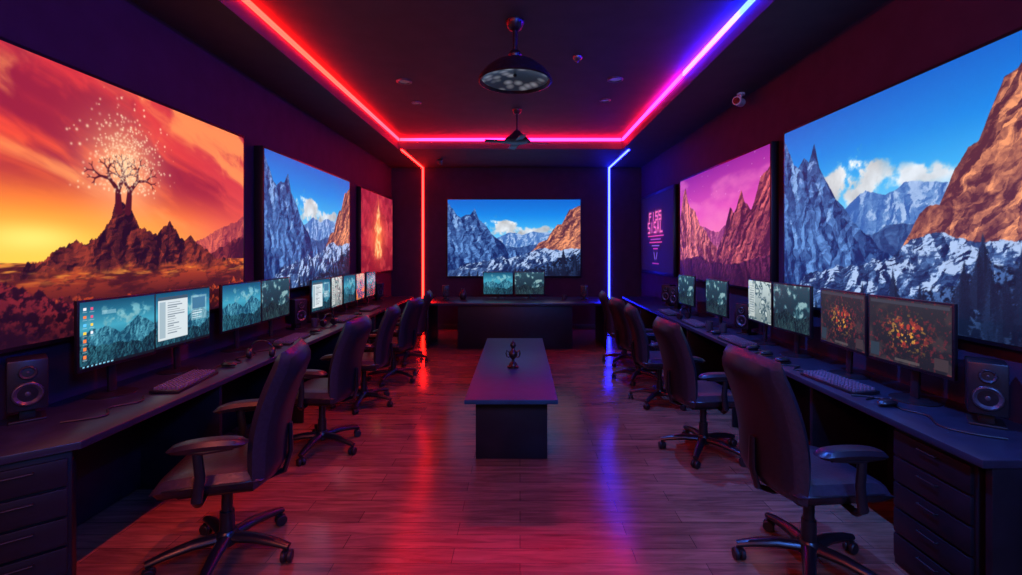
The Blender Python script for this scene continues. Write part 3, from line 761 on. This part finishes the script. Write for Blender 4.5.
mss = [(-2.12, 3.42, 90), (-2.10, 4.82, 90), (-2.1, 6.1, 90), (2.0, 2.56, -80), (1.98, 3.78, -90), (1.98, 3.55, -95), (1.98, 4.75, -90), (-2.12, 4.10, 80), (1.98, 4.0, -85)]
for i, (x, y, a) in enumerate(mss):
    if i == 0: ms.location = (x, y, DZ); ms.rotation_euler = (0, 0, D_(a+180))
    else: copy_tree(ms, (x, y, DZ), D_(a+180))
def build_speaker():
    r = thing('speaker', 'black two way desktop speaker with round cones', 'speaker', group='desktop speakers')
    MB().box((.15, .17, .26), (0, 0, .191), .008).obj('speaker_cabinet', M_spk, r)
    MB().box((.14, .16, .012), (0, 0, .0065), .004).box((.06, .08, .05), (0, 0, .036), .004).obj('speaker_stand', M_rubber, r)
    for z, rr, nm in ((.146, .052, 'woofer'), (.256, .030, 'tweeter')):
        MB().lathe([(rr*1.12, 0), (rr*1.12, .006), (rr, .009), (rr*.88, .004), (rr*.4, -.012), (rr*.38, -.006), (rr*.2, .0), (0, .002)], (0, -.0855, z), RX(HP), 32).obj(nm, M_cone, r)
        MB().lathe([(rr*1.13, 0), (rr*1.18, 0), (rr*1.18, .006), (rr*1.13, .008), (rr*1.13, 0)], (0, -.0857, z), RX(HP), 32).obj('trim_ring', M_metal, r)
    return r
spk = build_speaker()
sps = [(-2.485, 2.37, 48, .96), (-2.42, 5.08, 62, 1), (2.29, 2.31, -40, .96), (2.30, 4.77, -60, .95), (-1.28, 8.1, 10, .75), (1.10, 8.1, -10, .75), (2.28, 7.2, -50, 1), (2.28, 6.8, -60, 1), (-2.42, 8.0, 50, .9)]
for i, (x, y, a, s_) in enumerate(sps):
    if i == 0: spk.location = (x, y, DZ); spk.rotation_euler = (0, 0, D_(a)); spk.scale = (s_, s_, s_)
    else: copy_tree(spk, (x, y, DZ), D_(a), (s_, s_, s_))

def cable(pts, r=.005):
    P = [Vector(p) for p in pts]; out = []
    for i in range(len(P)-1):
        p0 = P[max(i-1, 0)]; p1 = P[i]; p2 = P[i+1]; p3 = P[min(i+2, len(P)-1)]
        for k in range(6):
            t = k/6; out.append(.5*((2*p1)+(-p0+p2)*t+(2*p0-5*p1+4*p2-p3)*t*t+(-p0+3*p1-3*p2+p3)*t**3))
    out.append(P[-1])
    tag(MB().tube(out, r, 6).obj('cable', M_rubber), 'thin black cable lying on the desk', 'cable', 'cables on the desks')
z = DZ+.0055
cable([(2.06, 2.60, z), (2.03, 2.50, z), (2.08, 2.40, z), (2.02, 2.26, z), (2.08, 2.16, z), (2.18, 2.10, z)])
cable([(1.96, 2.66, z), (2.03, 2.70, z), (1.93, 2.74, z), (2.0, 2.72, z), (2.07, 2.66, z)])
cable([(2.05, 3.27, z), (1.94, 3.33, z), (2.03, 3.42, z), (1.91, 3.46, z), (2.04, 3.54, z), (1.93, 3.66, z), (2.06, 3.68, z)])
cable([(-2.15, 3.28, z), (-2.20, 3.42, z), (-2.10, 3.54, z), (-2.21, 3.66, z), (-2.14, 3.80, z), (-2.2, 3.9, z), (-2.1, 4.0, z)])
cable([(-2.18, 2.72, z), (-2.12, 2.62, z), (-2.2, 2.52, z), (-2.12, 2.4, z), (-2.25, 2.3, z)])
cable([(1.92, 3.85, z), (2.04, 3.92, z), (1.95, 4.05, z), (2.06, 4.02, z)])
cable([(-2.05, 4.7, z), (-2.2, 4.74, z), (-2.08, 4.92, z), (-2.2, 5.0, z), (-2.06, 5.12, z)])
cable([(1.95, 4.6, z), (2.05, 4.66, z), (1.93, 4.86, z), (2.05, 4.95, z), (1.95, 5.08, z)])

def headset(loc, rz):
    r = thing('headset', 'black over ear headset resting on the desk', 'headset', loc, rz, 'headsets on the desks')
    MB().tube([(.085*math.cos(a), .0, .05+.085*math.sin(a)) for a in [pi*k/14 for k in range(15)]], .009, 8, .6).obj('headband', M_plas, r)
    for s_ in (-1, 1):
        MB().lathe([(0, -.018), (.034, -.018), (.040, -.008), (.040, .008), (.034, .018), (0, .018)], (s_*.08, 0, .0405), RY(HP), 24).obj('ear_cup', M_plas2, r)
headset((-2.15, 5.28, DZ), 1.2); headset((2.02, 5.8, DZ), .6); headset((-2.05, 3.72, DZ), .3)

def mug(loc):
    r = thing('mug', 'small dark ceramic mug on the desk', 'mug', loc, .6, 'mugs on the desks')
    MB().lathe([(0, 0), (.034, 0), (.038, .01), (.038, .09), (.034, .09), (.034, .012), (0, .010)]).obj('mug_body', M_cone, r)
    MB().tube([(.036, 0, .075), (.058, 0, .070), (.062, 0, .045), (.054, 0, .025), (.036, 0, .02)], .005, 8).obj('handle', M_cone, r)
mug((-2.28, 5.22, DZ)); mug((2.1, 4.86, DZ)); mug((.75, 8.0, DZ)); mug((2.02, 5.02, DZ))

r = thing('vase', 'small dark glazed vase on the end desk', 'vase', (-.98, 8.1, DZ))
MB().lathe([(0, 0), (.04, 0), (.06, .04), (.065, .09), (.04, .14), (.026, .17), (.034, .19), (.028, .19), (.02, .165), (0, .16)]).obj('vase_body', M_metal, r)

# ------------------------------------------------------------ ceiling fixtures
r = thing('pendant_lamp', 'dark metal pendant lamp with patterned glass underside', 'lamp', (-.04, 3.8, ZC))
MB().lathe([(0, 0), (.075, 0), (.075, -.015), (.055, -.06), (.025, -.08), (0, -.08)]).obj('canopy', M_metal, r)
MB().cyl(.020, .020, .24, (0, 0, -.17)).lathe([(0, -.23), (.035, -.24), (.055, -.275), (.045, -.31), (.04, -.33), (0, -.33)]).obj('stem', M_metal, r)
MB().lathe([(.03, -.29), (.09, -.31), (.17, -.345), (.24, -.40), (.285, -.455), (.30, -.49), (.285, -.495), (.27, -.47), (.17, -.39), (.03, -.33)], n=48).obj('lamp_shade', M_metal, r)
MB().lathe([(0, -.425), (.10, -.432), (.20, -.452), (.262, -.474), (.272, -.468)], n=48).obj('glass_diffuser', M_dome, r)
MB().lathe([(0, -.45), (.012, -.448), (.016, -.435), (0, -.42)], n=16).obj('finial', M_metal, r)

r = thing('ceiling_fan', 'dark ceiling fan with bell shaped housing hanging on a rod', 'ceiling fan', (-.04, 6.2, ZC))
MB().lathe([(0, 0), (.06, 0), (.055, -.03), (.03, -.06), (0, -.06)]).obj('canopy', M_plas, r)
MB().cyl(.014, .014, .26, (0, 0, -.18)).obj('rod', M_plas, r)
MB().lathe([(0, -.27), (.04, -.28), (.06, -.31), (.12, -.36), (.17, -.40), (.18, -.42), (.12, -.44), (0, -.45)]).obj('motor_housing', M_plas2, r)
bl = MB().box((.30, .10, .008), (.28, 0, -.428), .003, rot=RX(.16)).mesh('blade', M_plas2)
for k in range(4): link('blade', bl, r, (0, 0, 0), (0, 0, .2+k*pi/2))

def downlight(x, y, zc, s_=1):
    r = thing('ceiling_downlight', 'small round recessed ceiling light, switched off', 'ceiling light', (x, y, zc), 0, 'small ceiling lights')
    MB().lathe([(.055*s_, 0), (.085*s_, 0), (.085*s_, -.010), (.078*s_, -.016), (.06*s_, -.012), (.055*s_, 0)]).obj('trim_ring', M_steel, r)
    MB().lathe([(0, -.004), (.056*s_, -.004), (.056*s_, -.001)]).obj('lens', M_lens, r)
downlight(-1.27, 5.15, ZC); downlight(1.03, 5.09, ZC); downlight(1.05, 5.8, ZC, .8); downlight(-1.3, 5.9, ZC, .7)
r = thing('smoke_detector', 'small domed sensor on the ceiling', 'smoke detector', (.55, 4.5, ZC))
MB().lathe([(0, 0), (.045, 0), (.045, -.015), (.03, -.035), (0, -.045)]).obj('sensor_body', M_steel, r)
MB().lathe([(0, -.04), (.012, -.045), (.008, -.06), (0, -.065)], n=16).obj('sensor_tip', M_plas, r)

r = thing('security_camera', 'small white security camera hanging from the ceiling border', 'security camera', (XR-.10, 5.0, ZP), 0)
MB().cyl(.040, .040, .02, (0, 0, -.01)).obj('ceiling_plate', M_white, r)
MB().tube([(0, 0, -.015), (0, 0, -.04), (-.02, -.01, -.055)], .012, 10).obj('bracket', M_white, r)
MB().cyl(.045, .045, .17, (-.03, -.02, -.095), RZ(-.7) @ RX(HP+.12)).obj('camera_body', M_white, r)
MB().cyl(.034, .034, .012, (-.0885, -.089, -.106), RZ(-.7) @ RX(HP+.12)).obj('camera_lens', M_plas, r)
r = thing('spotlight', 'small spotlight hanging from the ceiling border', 'spotlight', (-1.45, 8.6, ZP))
MB().lathe([(0, 0), (.04, 0), (.04, -.02), (0, -.02)]).obj('mount', M_steel, r)
MB().cyl(.03, .045, .09, (0, -.03, -.06), RX(.6)).obj('lamp_head', M_steel, r)

# ------------------------------------------------------------ world, light
W = bpy.data.worlds.new('World'); S.world = W; W.use_nodes = True
W.node_tree.nodes['Background'].inputs[0].default_value = (.44, .42, .62, 1)
W.node_tree.nodes['Background'].inputs[1].default_value = .24

def area(name, loc, target, size, sy, col, e):
    l = bpy.data.lights.new(name, 'AREA'); l.shape = 'RECTANGLE'; l.size = size; l.size_y = sy; l.color = col; l.energy = e
    o = bpy.data.objects.new(name, l); COL.objects.link(o); o.location = loc
    o.rotation_euler = (Vector(target)-Vector(loc)).to_track_quat('-Z', 'Y').to_euler(); return o
area('fill_area_red', (-1.4, -1.0, 3.1), (-1.8, 5, 0), .8, .8, (1, .20, .14), 50)  # added red fill light behind the camera, not a fixture of the room
area('fill_area_blue', (1.5, -1.0, 3.1), (2.1, 4.5, 0), .8, .8, (.07, .24, 1), 130)  # blue counterpart, also added fill for the right side
def spot(loc, target, col, e, ang=75):
    l = bpy.data.lights.new('fill_spot', 'SPOT'); l.color = col; l.energy = e; l.spot_size = math.radians(ang); l.spot_blend = .9; l.shadow_soft_size = 0.0
    o = bpy.data.objects.new('fill_spot', l); COL.objects.link(o); o.location = loc
    o.rotation_euler = (Vector(target)-Vector(loc)).to_track_quat('-Z', 'Y').to_euler()
for y in (2.2, 4.0, 6.0):  # unseen fill spots added to light the desk rows, red left and blue right
    spot((-.75, y+.2, ZC-.05), (-1.85, y, .6), (1, .08, .07), 230, 65)
    spot((.75, y+.2, ZC-.05), (1.90, y, .6), (.05, .19, 1), 520, 65)

cam = bpy.data.cameras.new('camera'); co = bpy.data.objects.new('camera', cam); COL.objects.link(co)
co.location = (0, 0, EYE); co.rotation_euler = (HP, 0, 0)
cam.sensor_fit = 'HORIZONTAL'; cam.sensor_width = 36; cam.lens = 470/1022*36
cam.shift_x = -9/1022; cam.shift_y = -37.5/1022; cam.clip_start = .05
S.camera = co
S.view_settings.view_transform = 'Standard'
